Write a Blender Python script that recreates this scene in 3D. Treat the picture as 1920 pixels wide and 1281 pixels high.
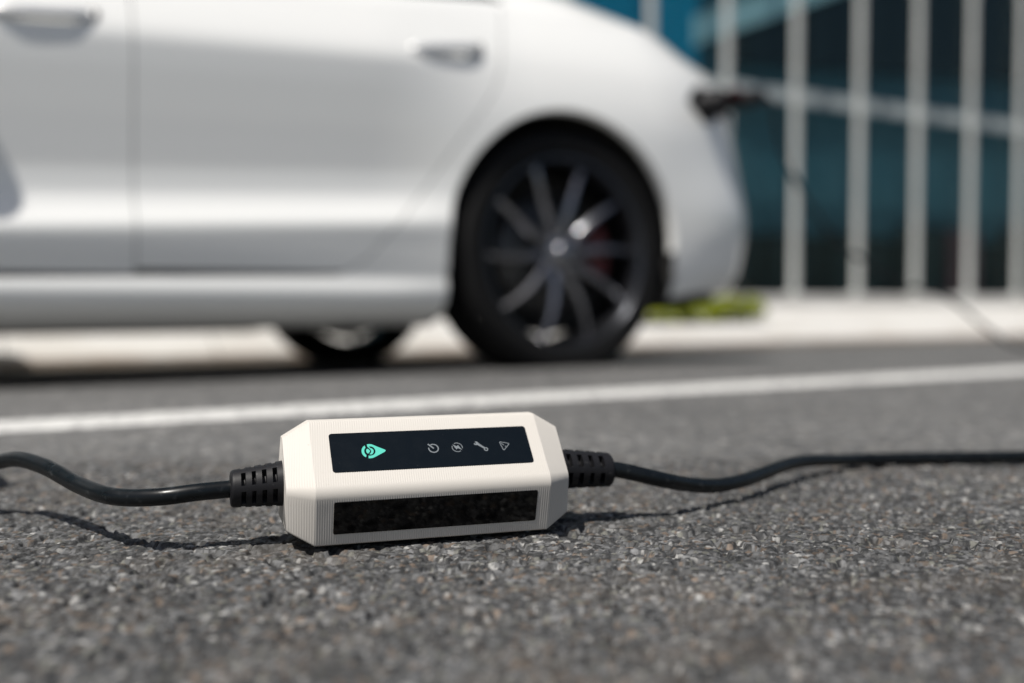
import bpy, bmesh, math, random
import numpy as np
from mathutils import Vector, Matrix

for o in list(bpy.data.objects):
    bpy.data.objects.remove(o, do_unlink=True)
sc = bpy.context.scene
COL = sc.collection
R = math.radians
random.seed(7)
rng = np.random.default_rng(11)

# ------------------------------------------------------------------ camera
CAM_H = 0.188
cam_d = bpy.data.cameras.new('camera')
cam_d.lens = 35.0
cam_d.sensor_width = 36.0
cam_d.clip_start = 0.02
cam_d.clip_end = 600.0
cam_d.dof.use_dof = True
cam_d.dof.focus_distance = 0.775
cam_d.dof.aperture_fstop = 1.8
cam = bpy.data.objects.new('camera', cam_d)
COL.objects.link(cam)
cam.location = (0, 0, CAM_H)
cam.rotation_euler = (R(90) - math.atan(74.5 / 1866.7), 0, 0)
sc.camera = cam

# ------------------------------------------------------------------ sky, sun, exposure
SUN = Vector((-0.276, -0.38, 0.883)).normalized()
w = bpy.data.worlds.new('World')
sc.world = w
w.use_nodes = True
nt = w.node_tree
bg = nt.nodes['Background']
sky = nt.nodes.new('ShaderNodeTexSky')
sky.sky_type = 'NISHITA'
sky.sun_disc = False
sky.sun_elevation = math.asin(SUN.z)
sky.sun_rotation = math.atan2(SUN.x, SUN.y)
sky.altitude = 50
sky.air_density = 1.0
sky.dust_density = 2.5
nt.links.new(sky.outputs[0], bg.inputs[0])
bg.inputs[1].default_value = 0.066
sun_d = bpy.data.lights.new('sun', 'SUN')
sun_d.energy = 5.0
sun_d.angle = R(0.5)
sun_d.color = (1.0, 0.965, 0.925)
sun = bpy.data.objects.new('sun', sun_d)
COL.objects.link(sun)
sun.location = (-5, -5, 8)
sun.rotation_euler = SUN.to_track_quat('Z', 'Y').to_euler()
sc.view_settings.view_transform = 'Standard'
sc.view_settings.look = 'None'
sc.view_settings.exposure = 0.12
sc.view_settings.gamma = 1.0
sc.view_settings.use_white_balance = True
sc.view_settings.white_balance_temperature = 6650
sc.view_settings.white_balance_tint = 9
sc.cycles.use_denoising = True
sc.cycles.max_bounces = 8
sc.cycles.transparent_max_bounces = 16
sc.cycles.sample_clamp_indirect = 6.0

# ------------------------------------------------------------------ materials
def mat(name, col, rough=0.5, metal=0.0, coat=0.0, spec=0.5, noise=None, bump=None, coat_rough=0.03, rough_noise=None):
    """noise=(scale, amount, colour2)  bump=(scale, strength, distance)"""
    m = bpy.data.materials.new(name)
    m.use_nodes = True
    n = m.node_tree
    b = n.nodes['Principled BSDF']
    b.inputs['Base Color'].default_value = (*col, 1)
    b.inputs['Roughness'].default_value = rough
    b.inputs['Metallic'].default_value = metal
    b.inputs['Coat Weight'].default_value = coat
    b.inputs['Coat Roughness'].default_value = coat_rough
    b.inputs['Specular IOR Level'].default_value = spec
    tc = n.nodes.new('ShaderNodeTexCoord')
    if noise:
        t = n.nodes.new('ShaderNodeTexNoise')
        t.inputs['Scale'].default_value = noise[0]
        t.inputs['Detail'].default_value = 6
        t.inputs['Roughness'].default_value = 0.65
        n.links.new(tc.outputs['Object'], t.inputs['Vector'])
        r = n.nodes.new('ShaderNodeMapRange')
        r.inputs[1].default_value = 0.35
        r.inputs[2].default_value = 0.7
        r.inputs[4].default_value = noise[1]
        n.links.new(t.outputs['Fac'], r.inputs[0])
        mx = n.nodes.new('ShaderNodeMix')
        mx.data_type = 'RGBA'
        mx.inputs[6].default_value = (*col, 1)
        mx.inputs[7].default_value = (*noise[2], 1)
        n.links.new(r.outputs[0], mx.inputs[0])
        n.links.new(mx.outputs[2], b.inputs['Base Color'])
    if rough_noise:
        t = n.nodes.new('ShaderNodeTexNoise')
        t.inputs['Scale'].default_value = rough_noise[0]
        t.inputs['Detail'].default_value = 5
        n.links.new(tc.outputs['Object'], t.inputs['Vector'])
        r = n.nodes.new('ShaderNodeMapRange')
        r.inputs[1].default_value = 0.3
        r.inputs[2].default_value = 0.75
        r.inputs[3].default_value = rough_noise[1]
        r.inputs[4].default_value = rough_noise[2]
        n.links.new(t.outputs['Fac'], r.inputs[0])
        n.links.new(r.outputs[0], b.inputs['Roughness'])
    if bump:
        t = n.nodes.new('ShaderNodeTexNoise')
        t.inputs['Scale'].default_value = bump[0]
        t.inputs['Detail'].default_value = 5
        n.links.new(tc.outputs['Object'], t.inputs['Vector'])
        bp = n.nodes.new('ShaderNodeBump')
        bp.inputs['Strength'].default_value = bump[1]
        bp.inputs['Distance'].default_value = bump[2]
        n.links.new(t.outputs['Fac'], bp.inputs['Height'])
        n.links.new(bp.outputs[0], b.inputs['Normal'])
    return m

def glass_mat(name, tint, gloss=1.0):
    m = bpy.data.materials.new(name)
    m.use_nodes = True
    n = m.node_tree
    n.nodes.remove(n.nodes['Principled BSDF'])
    out = n.nodes['Material Output']
    tr = n.nodes.new('ShaderNodeBsdfTransparent')
    tr.inputs[0].default_value = (*tint, 1)
    gl = n.nodes.new('ShaderNodeBsdfGlossy')
    gl.inputs['Roughness'].default_value = 0.02
    gl.inputs[0].default_value = (gloss, gloss, gloss, 1)
    lw = n.nodes.new('ShaderNodeLayerWeight'); lw.inputs[0].default_value = 0.5
    pw_ = n.nodes.new('ShaderNodeMath'); pw_.operation = 'POWER'; pw_.inputs[1].default_value = 5.0
    n.links.new(lw.outputs['Facing'], pw_.inputs[0])
    fr = n.nodes.new('ShaderNodeMath'); fr.operation = 'MULTIPLY_ADD'; fr.inputs[1].default_value = 0.9; fr.inputs[2].default_value = 0.04
    n.links.new(pw_.outputs[0], fr.inputs[0])
    mx = n.nodes.new('ShaderNodeMixShader')
    n.links.new(fr.outputs[0], mx.inputs[0])
    n.links.new(tr.outputs[0], mx.inputs[1])
    n.links.new(gl.outputs[0], mx.inputs[2])
    n.links.new(mx.outputs[0], out.inputs[0])
    return m

def asphalt_mat():
    m = bpy.data.materials.new('asphalt')
    m.use_nodes = True
    n = m.node_tree
    b = n.nodes['Principled BSDF']
    b.inputs['Specular IOR Level'].default_value = 0.35
    tc = n.nodes.new('ShaderNodeTexCoord')
    at = n.nodes.new('ShaderNodeAttribute'); at.attribute_name = 'stone'
    fw = n.nodes.new('ShaderNodeAttribute'); fw.attribute_name = 'fine'
    v1 = n.nodes.new('ShaderNodeTexVoronoi'); v1.inputs['Scale'].default_value = 130
    n.links.new(tc.outputs['Object'], v1.inputs['Vector'])
    rp = n.nodes.new('ShaderNodeValToRGB')
    sp = n.nodes.new('ShaderNodeSeparateColor')
    n.links.new(v1.outputs['Color'], sp.inputs[0])
    n.links.new(sp.outputs[0], rp.inputs[0])
    e = rp.color_ramp.elements
    e[0].position = 0.0; e[0].color = (0.055, 0.055, 0.055, 1)
    e[1].position = 1.0; e[1].color = (0.29, 0.285, 0.275, 1)
    x = e.new(0.45); x.color = (0.096, 0.097, 0.097, 1)
    x = e.new(0.75); x.color = (0.13, 0.13, 0.129, 1)
    x = e.new(0.92); x.color = (0.155, 0.15, 0.14, 1)
    mx = n.nodes.new('ShaderNodeMix'); mx.data_type = 'RGBA'
    n.links.new(fw.outputs['Fac'], mx.inputs[0])
    n.links.new(rp.outputs[0], mx.inputs[6])
    n.links.new(at.outputs['Color'], mx.inputs[7])
    # broad patches of dust and wear
    ns = n.nodes.new('ShaderNodeTexNoise'); ns.inputs['Scale'].default_value = 2.2; ns.inputs['Detail'].default_value = 6
    n.links.new(tc.outputs['Object'], ns.inputs['Vector'])
    mr = n.nodes.new('ShaderNodeMapRange'); mr.inputs[1].default_value = 0.3; mr.inputs[2].default_value = 0.7
    mr.inputs[3].default_value = 0.86; mr.inputs[4].default_value = 1.14
    n.links.new(ns.outputs['Fac'], mr.inputs[0])
    ns2 = n.nodes.new('ShaderNodeTexNoise'); ns2.inputs['Scale'].default_value = 26; ns2.inputs['Detail'].default_value = 4
    n.links.new(tc.outputs['Object'], ns2.inputs['Vector'])
    mr2 = n.nodes.new('ShaderNodeMapRange'); mr2.inputs[1].default_value = 0.3; mr2.inputs[2].default_value = 0.7
    mr2.inputs[3].default_value = 0.74; mr2.inputs[4].default_value = 1.26
    n.links.new(ns2.outputs['Fac'], mr2.inputs[0])
    mu = n.nodes.new('ShaderNodeMath'); mu.operation = 'MULTIPLY'
    n.links.new(mr.outputs[0], mu.inputs[0]); n.links.new(mr2.outputs[0], mu.inputs[1])
    mm = n.nodes.new('ShaderNodeVectorMath'); mm.operation = 'SCALE'
    n.links.new(mx.outputs[2], mm.inputs[0]); n.links.new(mu.outputs[0], mm.inputs['Scale'])
    n.links.new(mm.outputs[0], b.inputs['Base Color'])
    # fine relief
    n2 = n.nodes.new('ShaderNodeTexNoise'); n2.inputs['Scale'].default_value = 900; n2.inputs['Detail'].default_value = 3
    n.links.new(tc.outputs['Object'], n2.inputs['Vector'])
    bp = n.nodes.new('ShaderNodeBump'); bp.inputs['Strength'].default_value = 0.55; bp.inputs['Distance'].default_value = 0.0008
    n.links.new(n2.outputs['Fac'], bp.inputs['Height'])
    v2 = n.nodes.new('ShaderNodeTexVoronoi'); v2.inputs['Scale'].default_value = 130; v2.feature = 'DISTANCE_TO_EDGE'
    n.links.new(tc.outputs['Object'], v2.inputs['Vector'])
    iv = n.nodes.new('ShaderNodeMath'); iv.operation = 'SUBTRACT'; iv.inputs[0].default_value = 1.0
    n.links.new(fw.outputs['Fac'], iv.inputs[1])
    sm = n.nodes.new('ShaderNodeMath'); sm.operation = 'MULTIPLY'; sm.inputs[1].default_value = 0.5
    n.links.new(iv.outputs[0], sm.inputs[0])
    bp2 = n.nodes.new('ShaderNodeBump'); bp2.inputs['Distance'].default_value = 0.003
    n.links.new(sm.outputs[0], bp2.inputs['Strength'])
    n.links.new(v2.outputs['Distance'], bp2.inputs['Height'])
    n.links.new(bp.outputs[0], bp2.inputs['Normal'])
    n.links.new(bp2.outputs[0], b.inputs['Normal'])
    b.inputs['Roughness'].default_value = 0.62
    return m

def kerb_mat(name, c1, c2, foot):
    """concrete with a brown dirt band of its own along the gutter"""
    m = mat(name, c1, 0.85, noise=(3.0, 0.8, c2), bump=(220, 0.3, 0.002))
    n = m.node_tree
    b = n.nodes['Principled BSDF']
    src = b.inputs['Base Color'].links[0].from_socket
    g = n.nodes.new('ShaderNodeNewGeometry')
    s = n.nodes.new('ShaderNodeSeparateXYZ'); n.links.new(g.outputs['Position'], s.inputs[0])
    t = n.nodes.new('ShaderNodeTexNoise'); t.inputs['Scale'].default_value = 5; t.inputs['Detail'].default_value = 5
    n.links.new(g.outputs['Position'], t.inputs['Vector'])
    a = n.nodes.new('ShaderNodeMath'); a.operation = 'MULTIPLY_ADD'; a.inputs[1].default_value = 0.05
    n.links.new(t.outputs['Fac'], a.inputs[0]); a.inputs[2].default_value = foot - 0.005
    d = n.nodes.new('ShaderNodeMath'); d.operation = 'SUBTRACT'
    n.links.new(a.outputs[0], d.inputs[0]); n.links.new(s.outputs[2], d.inputs[1])
    r = n.nodes.new('ShaderNodeMapRange'); r.inputs[1].default_value = -0.03; r.inputs[2].default_value = 0.03
    n.links.new(d.outputs[0], r.inputs[0])
    mx = n.nodes.new('ShaderNodeMix'); mx.data_type = 'RGBA'
    n.links.new(r.outputs[0], mx.inputs[0]); n.links.new(src, mx.inputs[6])
    mx.inputs[7].default_value = (0.30, 0.225, 0.165, 1)
    n.links.new(mx.outputs[2], b.inputs['Base Color'])
    return m

M = {}
M['asphalt'] = asphalt_mat()
M['line'] = mat('road_paint', (0.62, 0.62, 0.60), 0.7, noise=(30, 0.9, (0.34, 0.34, 0.335)), bump=(500, 0.4, 0.001))
M['concrete'] = mat('concrete', (0.54, 0.535, 0.52), 0.9, noise=(2.5, 0.8, (0.40, 0.385, 0.36)), bump=(300, 0.3, 0.001))
M['kerb'] = kerb_mat('kerb_concrete', (0.54, 0.535, 0.52), (0.42, 0.40, 0.37), -0.085)
M['cream'] = mat('cream_plastic', (0.525, 0.50, 0.462), 0.55, spec=0.3, noise=(60, 0.4, (0.51, 0.485, 0.445)))
M['screen'] = mat('display_glass', (0.0035, 0.006, 0.009), 0.26, spec=0.13, rough_noise=(90, 0.22, 0.32))
M['window'] = mat('gloss_black_window', (0.002, 0.002, 0.0022), 0.04, spec=0.28, rough_noise=(140, 0.01, 0.12))
M['teal'] = mat('teal_print', (0.06, 0.47, 0.37), 0.5)
M['grey_print'] = mat('grey_print', (0.15, 0.17, 0.185), 0.5)
M['boot'] = mat('boot_rubber', (0.008, 0.008, 0.0095), 0.5, spec=0.25, noise=(200, 0.5, (0.012, 0.012, 0.014)), bump=(900, 0.12, 0.0004))
M['cable'] = mat('cable_sheath', (0.003, 0.004, 0.005), 0.30, spec=0.28, noise=(90, 0.5, (0.006, 0.009, 0.011)), bump=(500, 0.1, 0.0004), rough_noise=(60, 0.24, 0.40))
M['paint'] = mat('white_car_paint', (0.84, 0.845, 0.825), 0.36, coat=1.0, spec=0.5, coat_rough=0.04)
M['trim'] = mat('black_trim', (0.006, 0.006, 0.0065), 0.45, spec=0.3)
M['under'] = mat('underbody', (0.012, 0.012, 0.012), 0.85, noise=(9, 0.6, (0.03, 0.028, 0.025)))
M['carglass'] = mat('dark_car_glass', (0.004, 0.012, 0.018), 0.03, spec=0.6)
M['tyre'] = mat('tyre_rubber', (0.004, 0.004, 0.0045), 0.8, spec=0.22, noise=(30, 0.5, (0.007, 0.007, 0.007)), bump=(160, 0.3, 0.002))
M['rim'] = mat('dark_alloy', (0.24, 0.245, 0.265), 0.20, metal=0.95)
M['rim_dark'] = mat('dark_barrel', (0.06, 0.063, 0.072), 0.24, metal=0.85)
M['steel'] = mat('brake_steel', (0.09, 0.09, 0.09), 0.45, metal=0.8)
M['red'] = mat('red_caliper', (0.10, 0.005, 0.007), 0.4)
M['chrome'] = mat('satin_chrome', (0.78, 0.78, 0.77), 0.38, metal=0.6)
M['tail'] = mat('tail_lamp', (0.10, 0.004, 0.006), 0.12, coat=1.0)
M['lamp'] = mat('head_lamp', (0.35, 0.37, 0.40), 0.1, coat=1.0)
M['fin'] = mat('painted_aluminium', (0.58, 0.595, 0.58), 0.5, noise=(3, 0.5, (0.42, 0.44, 0.43)))
M['rail'] = mat('transom_aluminium', (0.36, 0.40, 0.41), 0.5)
M['glass'] = glass_mat('facade_glass', (0.80, 0.94, 0.96), 0.4)
M['refl_teal'] = mat('reflected_teal', (0.05, 0.108, 0.132), 0.6, noise=(0.9, 0.8, (0.11, 0.155, 0.175)))  # teal tone of the glass reflections, put into the panel colour
M['refl_blue'] = mat('reflected_blue', (0.001, 0.27, 0.42), 0.5)  # blue of the upper left reflection as a flat colour
M['refl_dark_floor'] = mat('reflected_dark_and_floor', (0.006, 0.006, 0.007), 0.8)  # near-black of mirrored surroundings as colour; also on the floor slab
M['refl_bar_roof'] = mat('reflected_bar_and_roof', (0.7, 0.68, 0.68), 0.7)  # grey of a mirrored diagonal as colour; also on the roof slab
M['refl_red'] = mat('reflected_red', (0.10, 0.02, 0.025), 0.7)  # reddish bits of the reflection, painted on a few blocks
M['leaf'] = mat('leaf', (0.17, 0.23, 0.008), 0.5, noise=(14, 0.9, (0.36, 0.37, 0.01)))
M['stem'] = mat('stem', (0.12, 0.09, 0.04), 0.8)

def specks(m, scale, lo, hi, col, detail=2.0):
    """scattered dust or chips that lie on the surface"""
    n = M[m].node_tree
    b = n.nodes['Principled BSDF']
    sock = b.inputs['Base Color']
    tc = n.nodes.new('ShaderNodeTexCoord')
    t = n.nodes.new('ShaderNodeTexNoise'); t.inputs['Scale'].default_value = scale; t.inputs['Detail'].default_value = detail
    n.links.new(tc.outputs['Object'], t.inputs['Vector'])
    r = n.nodes.new('ShaderNodeMapRange'); r.inputs[1].default_value = lo; r.inputs[2].default_value = hi
    n.links.new(t.outputs['Fac'], r.inputs[0])
    mx = n.nodes.new('ShaderNodeMix'); mx.data_type = 'RGBA'
    n.links.new(r.outputs[0], mx.inputs[0])
    if sock.links: n.links.new(sock.links[0].from_socket, mx.inputs[6])
    else: mx.inputs[6].default_value = sock.default_value
    mx.inputs[7].default_value = (*col, 1)
    n.links.new(mx.outputs[2], sock)
specks('line', 70, 0.56, 0.66, (0.16, 0.16, 0.158), 6)
specks('screen', 650, 0.76, 0.82, (0.09, 0.09, 0.09))
specks('window', 420, 0.74, 0.82, (0.05, 0.05, 0.05))
specks('cable', 160, 0.60, 0.80, (0.035, 0.038, 0.04), 5)
specks('boot', 320, 0.66, 0.80, (0.06, 0.06, 0.06), 4)
specks('cream', 260, 0.70, 0.82, (0.40, 0.37, 0.32), 4)

# ------------------------------------------------------------------ object helpers
def obj(name, verts, faces, m, parent=None, smooth=True, sharp=None):
    me = bpy.data.meshes.new(name)
    me.from_pydata([tuple(map(float, v)) for v in verts], [], [tuple(f) for f in faces])
    me.update()
    if smooth:
        me.polygons.foreach_set('use_smooth', [True] * len(me.polygons))
    me.materials.append(M[m])
    if smooth and sharp:
        me.set_sharp_from_angle(angle=R(sharp))
    o = bpy.data.objects.new(name, me)
    COL.objects.link(o)
    if parent:
        o.parent = parent
    return o

def bobj(name, bm, m, parent=None, smooth=False, sharp=None):
    bmesh.ops.recalc_face_normals(bm, faces=bm.faces)
    me = bpy.data.meshes.new(name)
    bm.to_mesh(me); bm.free()
    if smooth:
        me.polygons.foreach_set('use_smooth', [True] * len(me.polygons))
        if sharp:
            me.set_sharp_from_angle(angle=R(sharp))
    me.materials.append(M[m])
    o = bpy.data.objects.new(name, me)
    COL.objects.link(o)
    if parent:
        o.parent = parent
    return o

def tag(o, label, cat, group=None, kind=None):
    if kind: o['kind'] = kind
    if label: o['label'] = label
    if cat: o['category'] = cat
    if group: o['group'] = group
    return o

def empty(name, loc=(0, 0, 0), rot=(0, 0, 0)):
    o = bpy.data.objects.new(name, None)
    o.empty_display_size = 0.1
    o.location = loc; o.rotation_euler = rot
    COL.objects.link(o)
    return o

def box_bm(x0, x1, y0, y1, z0, z1, bevel=0.0, seg=2):
    bm = bmesh.new()
    bmesh.ops.create_cube(bm, size=1.0)
    for v in bm.verts:
        v.co = Vector(((x0 + x1) / 2 + v.co.x * (x1 - x0), (y0 + y1) / 2 + v.co.y * (y1 - y0), (z0 + z1) / 2 + v.co.z * (z1 - z0)))
    if bevel > 0:
        bmesh.ops.bevel(bm, geom=bm.edges[:] , offset=bevel, segments=seg, affect='EDGES')
    return bm

def catmull(pts, n):
    p = np.array(pts, float)
    p = np.vstack([2 * p[0] - p[1], p, 2 * p[-1] - p[-2]])
    out = []
    for i in range(1, len(p) - 2):
        for k in range(n):
            t = k / n
            a, b, c, d = p[i - 1], p[i], p[i + 1], p[i + 2]
            out.append(0.5 * ((2 * b) + (c - a) * t + (2 * a - 5 * b + 4 * c - d) * t * t + (3 * b - a - 3 * c + d) * t ** 3))
    out.append(p[-2])
    return np.array(out)

def tube(pts, rad, nseg=16, cap=True):
    pts = np.asarray(pts, float)
    n = len(pts)
    rad = np.broadcast_to(np.asarray(rad, float), (n,))
    tan = np.gradient(pts, axis=0)
    tan /= np.linalg.norm(tan, axis=1)[:, None]
    ref = np.array([0, 0, 1.0]) if abs(tan[0][2]) < 0.9 else np.array([1.0, 0, 0])
    nrm = np.cross(tan[0], ref); nrm /= np.linalg.norm(nrm)
    V = []; Fc = []
    for i in range(n):
        nrm = nrm - tan[i] * (nrm @ tan[i]); nrm /= np.linalg.norm(nrm)
        bn = np.cross(tan[i], nrm)
        for k in range(nseg):
            a = 2 * math.pi * k / nseg
            V.append(pts[i] + rad[i] * (math.cos(a) * nrm + math.sin(a) * bn))
    for i in range(n - 1):
        for k in range(nseg):
            k2 = (k + 1) % nseg
            Fc.append((i * nseg + k, i * nseg + k2, (i + 1) * nseg + k2, (i + 1) * nseg + k))
    if cap:
        Fc.append(tuple(range(nseg))[::-1]); Fc.append(tuple((n - 1) * nseg + k for k in range(nseg)))
    return V, Fc

def lathe(profile, nseg=64, close=False):
    """profile [(r, y)] spun about the local Y axis"""
    V = []; Fc = []
    n = len(profile)
    for k in range(nseg):
        a = 2 * math.pi * k / nseg
        for r, y in profile:
            V.append((r * math.cos(a), y, r * math.sin(a)))
    rngi = n if close else n - 1
    for k in range(nseg):
        k2 = (k + 1) % nseg
        for i in range(rngi):
            j = (i + 1) % n
            Fc.append((k * n + i, k * n + j, k2 * n + j, k2 * n + i))
    return V, Fc

def smst(a, b, x):
    t = np.clip((x - a) / (b - a), 0, 1)
    return t * t * (3 - 2 * t)

# ------------------------------------------------------------------ road frame: u along the kerb, v across it
TH = R(29.5)
CU = np.array([math.cos(TH), math.sin(TH)])
CV = np.array([-math.sin(TH), math.cos(TH)])
V_FALL, FALL = 2.2, 0.037
V_KERB = 4.75
def UV(u, v, z=0.0):
    p = u * CU + v * CV
    return (p[0], p[1], z)
def road_z(x, y):
    v = -np.asarray(x) * math.sin(TH) + np.asarray(y) * math.cos(TH)
    t = v - V_FALL
    soft = 0.5 * (t + np.sqrt(t * t + 0.02))
    z = -FALL * soft
    return np.where(v > V_KERB + 0.1, -FALL * (V_KERB + 0.1 - V_FALL), z)
FOOT_Z = float(road_z(*UV(0, V_KERB)[:2]))

# ------------------------------------------------------------------ asphalt ground
def graded(core0, core1, step, lo, hi, ratio):
    core = list(np.arange(core0, core1, step))
    s, x, up = step, core[-1], []
    while x < hi:
        s = min(s * (1.012 if s < 0.0034 else ratio), 30); x += s; up.append(x)
    s, x, dn = step, core[0], []
    while x > lo:
        s = min(s * (1.012 if s < 0.0034 else ratio), 30); x -= s; dn.append(x)
    return np.array(dn[::-1] + core + up)

def hash2(ix, iy, k):
    h = np.sin(ix * 127.1 + iy * 311.7 + k * 74.7) * 43758.5453
    return h - np.floor(h)

def voro(x, y, cell, seed):
    """nearest-seed cells: distance to nearest and second, cell id, offset from the seed"""
    gx, gy = x / cell, y / cell
    ix, iy = np.floor(gx), np.floor(gy)
    d1 = np.full(x.shape, 9.0); d2 = np.full(x.shape, 9.0)
    bx = np.zeros_like(x); by = np.zeros_like(x); ox = np.zeros_like(x); oy = np.zeros_like(x)
    for i in (-1, 0, 1):
        for j in (-1, 0, 1):
            cx, cy = ix + i, iy + j
            dx = gx - (cx + 0.5 + 0.9 * (hash2(cx, cy, seed) - 0.5)); dy = gy - (cy + 0.5 + 0.9 * (hash2(cx, cy, seed + 1) - 0.5))
            d = np.sqrt(dx * dx + dy * dy)
            n = d < d1
            d2 = np.where(n, d1, np.minimum(d2, d))
            bx = np.where(n, cx, bx); by = np.where(n, cy, by); ox = np.where(n, dx, ox); oy = np.where(n, dy, oy)
            d1 = np.where(n, d, d1)
    return d1, d2, bx, by, ox, oy

def vnoise(x, y, cell, seed):
    gx, gy = x / cell, y / cell
    ix, iy = np.floor(gx), np.floor(gy)
    fx, fy = gx - ix, gy - iy
    fx = fx * fx * (3 - 2 * fx); fy = fy * fy * (3 - 2 * fy)
    a = hash2(ix, iy, seed); b = hash2(ix + 1, iy, seed); c = hash2(ix, iy + 1, seed); d = hash2(ix + 1, iy + 1, seed)
    return (a * (1 - fx) + b * fx) * (1 - fy) + (c * (1 - fx) + d * fx) * fy

def build_ground():
    xs = graded(-0.43, 0.47, 0.0011, -150, 150, 1.05)
    ys = graded(0.64, 0.93, 0.0011, -60, 320, 1.05)
    nx, ny = len(xs), len(ys)
    dx = np.gradient(xs); dy = np.gradient(ys)
    X, Y = np.meshgrid(xs, ys)
    sp = np.maximum(dx[None, :], dy[:, None])
    wf = 1 - smst(0.0030, 0.011, sp)
    H = np.zeros_like(X); C = np.zeros((ny, nx, 3)); C[:] = 0.1
    r0, r1 = np.where(wf.max(1) > 0)[0][[0, -1]]; c0, c1 = np.where(wf.max(0) > 0)[0][[0, -1]]
    sl = (slice(r0, r1 + 1), slice(c0, c1 + 1))
    x, y = X[sl], Y[sl]
    # warp so that the stones are not on a lattice
    wx = x + 0.003 * (vnoise(x, y, 0.011, 31) - 0.5); wy = y + 0.003 * (vnoise(x, y, 0.011, 37) - 0.5)
    d1, d2, bx, by, ox, oy = voro(wx, wy, 0.0044, 3)
    e1, e2, cx, cy, px, py = voro(wx + 5.3, wy - 2.1, 0.0024, 13)
    rA = hash2(bx, by, 5); rB = hash2(cx, cy, 8)
    big = rA > 0.42                                     # cells holding a large stone; the others are filled with chips
    edge = np.clip((d2 - d1) / 0.22, 0, 1) ** 0.7
    tilt = (hash2(bx, by, 21) - 0.5) * ox + (hash2(bx, by, 22) - 0.5) * oy
    hb = edge * (0.0013 + 0.0014 * hash2(bx, by, 6)) + edge * 0.0014 * tilt
    edge2 = np.clip((e2 - e1) / 0.28, 0, 1) ** 0.8
    tilt2 = (hash2(cx, cy, 41) - 0.5) * px + (hash2(cx, cy, 42) - 0.5) * py
    hs = edge2 * (0.0003 + 0.0015 * hash2(cx, cy, 9)) + edge2 * 0.0012 * tilt2
    h = np.where(big, hb, hs)
    h = np.where(h > 0.0011, 0.0011 + 0.30 * (h - 0.0011), h)     # rolled flat: the stone tops share one level
    pits = smst(0.58, 0.76, vnoise(x, y, 0.0085, 51)) * 0.0038
    h = h - pits + 0.0005 * (vnoise(x, y, 0.0034, 61) - 0.5) + 0.0006 * (vnoise(x, y, 0.0017, 62) - 0.5) + 0.0022 * (vnoise(x, y, 0.05, 71) - 0.5)
    def tint(r, r2):
        base = 0.021 + 0.122 * r ** 1.9
        c = np.stack([base * 0.985, base * 1.0, base * 1.02], -1)
        br = (r2 > 0.925)[..., None]
        c = np.where(br, np.stack([0.135 + 0 * r, 0.105 + 0 * r, 0.083 + 0 * r], -1) * (0.5 + 0.6 * r)[..., None], c)
        pale = (r2 < 0.05)[..., None]
        c = np.where(pale, np.stack([0.27 + 0 * r, 0.268 + 0 * r, 0.26 + 0 * r], -1) * (0.6 + 0.55 * r)[..., None], c)
        ol = ((r2 > 0.82) & (r2 <= 0.88))[..., None]
        c = np.where(ol, np.stack([0.13 + 0 * r, 0.13 + 0 * r, 0.115 + 0 * r], -1) * (0.6 + 0.5 * r)[..., None], c)
        return c
    cb = tint(hash2(bx, by, 15), hash2(bx, by, 16))
    cs = tint(hash2(cx, cy, 17), hash2(cx, cy, 18))
    c = np.where(big[..., None], cb, cs)
    bind = np.where(big, edge, edge2)[..., None]          # tar in the joints
    c = c * (0.25 + 0.75 * np.clip(bind * 1.4, 0, 1)) + 0.03 * (1 - np.clip(bind * 1.4, 0, 1)) * 0.6
    c = c * (0.80 + 0.4 * vnoise(x, y, 0.0022, 81))[..., None]
    pt = smst(0.55, 0.85, vnoise(x, y, 0.06, 91) * 0.6 + vnoise(x, y, 0.017, 92) * 0.4)[..., None]   # brownish grit lying in patches
    c = c * (1 - 0.28 * pt) + np.array([0.098, 0.085, 0.072]) * 0.28 * pt
    H[sl] = h; C[sl] = c
    Z = road_z(X, Y) + H * wf - 0.0018 * wf
    co = np.stack([X, Y, Z], -1).reshape(-1, 3)
    idx = np.arange(nx * ny).reshape(ny, nx)
    q = np.stack([idx[:-1, :-1], idx[:-1, 1:], idx[1:, 1:], idx[1:, :-1]], -1).reshape(-1, 4)
    me = bpy.data.meshes.new('asphalt_road')
    me.vertices.add(len(co)); me.vertices.foreach_set('co', co.astype(np.float32).ravel())
    me.loops.add(q.size); me.loops.foreach_set('vertex_index', q.astype(np.int32).ravel())
    me.polygons.add(len(q)); me.polygons.foreach_set('loop_start', np.arange(0, q.size, 4, dtype=np.int32))
    me.update(calc_edges=True)
    me.polygons.foreach_set('use_smooth', np.ones(len(q), dtype=bool))
    a = me.attributes.new('stone', 'FLOAT_COLOR', 'POINT')
    a.data.foreach_set('color', np.concatenate([C.reshape(-1, 3), np.ones((nx * ny, 1))], 1).astype(np.float32).ravel())
    a = me.attributes.new('fine', 'FLOAT', 'POINT')
    a.data.foreach_set('value', wf.astype(np.float32).ravel())
    me.materials.append(M['asphalt'])
    o = bpy.data.objects.new('asphalt_road', me)
    COL.objects.link(o)
    o['kind'] = 'structure'
    o['label'] = 'rough grey asphalt road with exposed aggregate'
    return o
build_ground()

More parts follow.
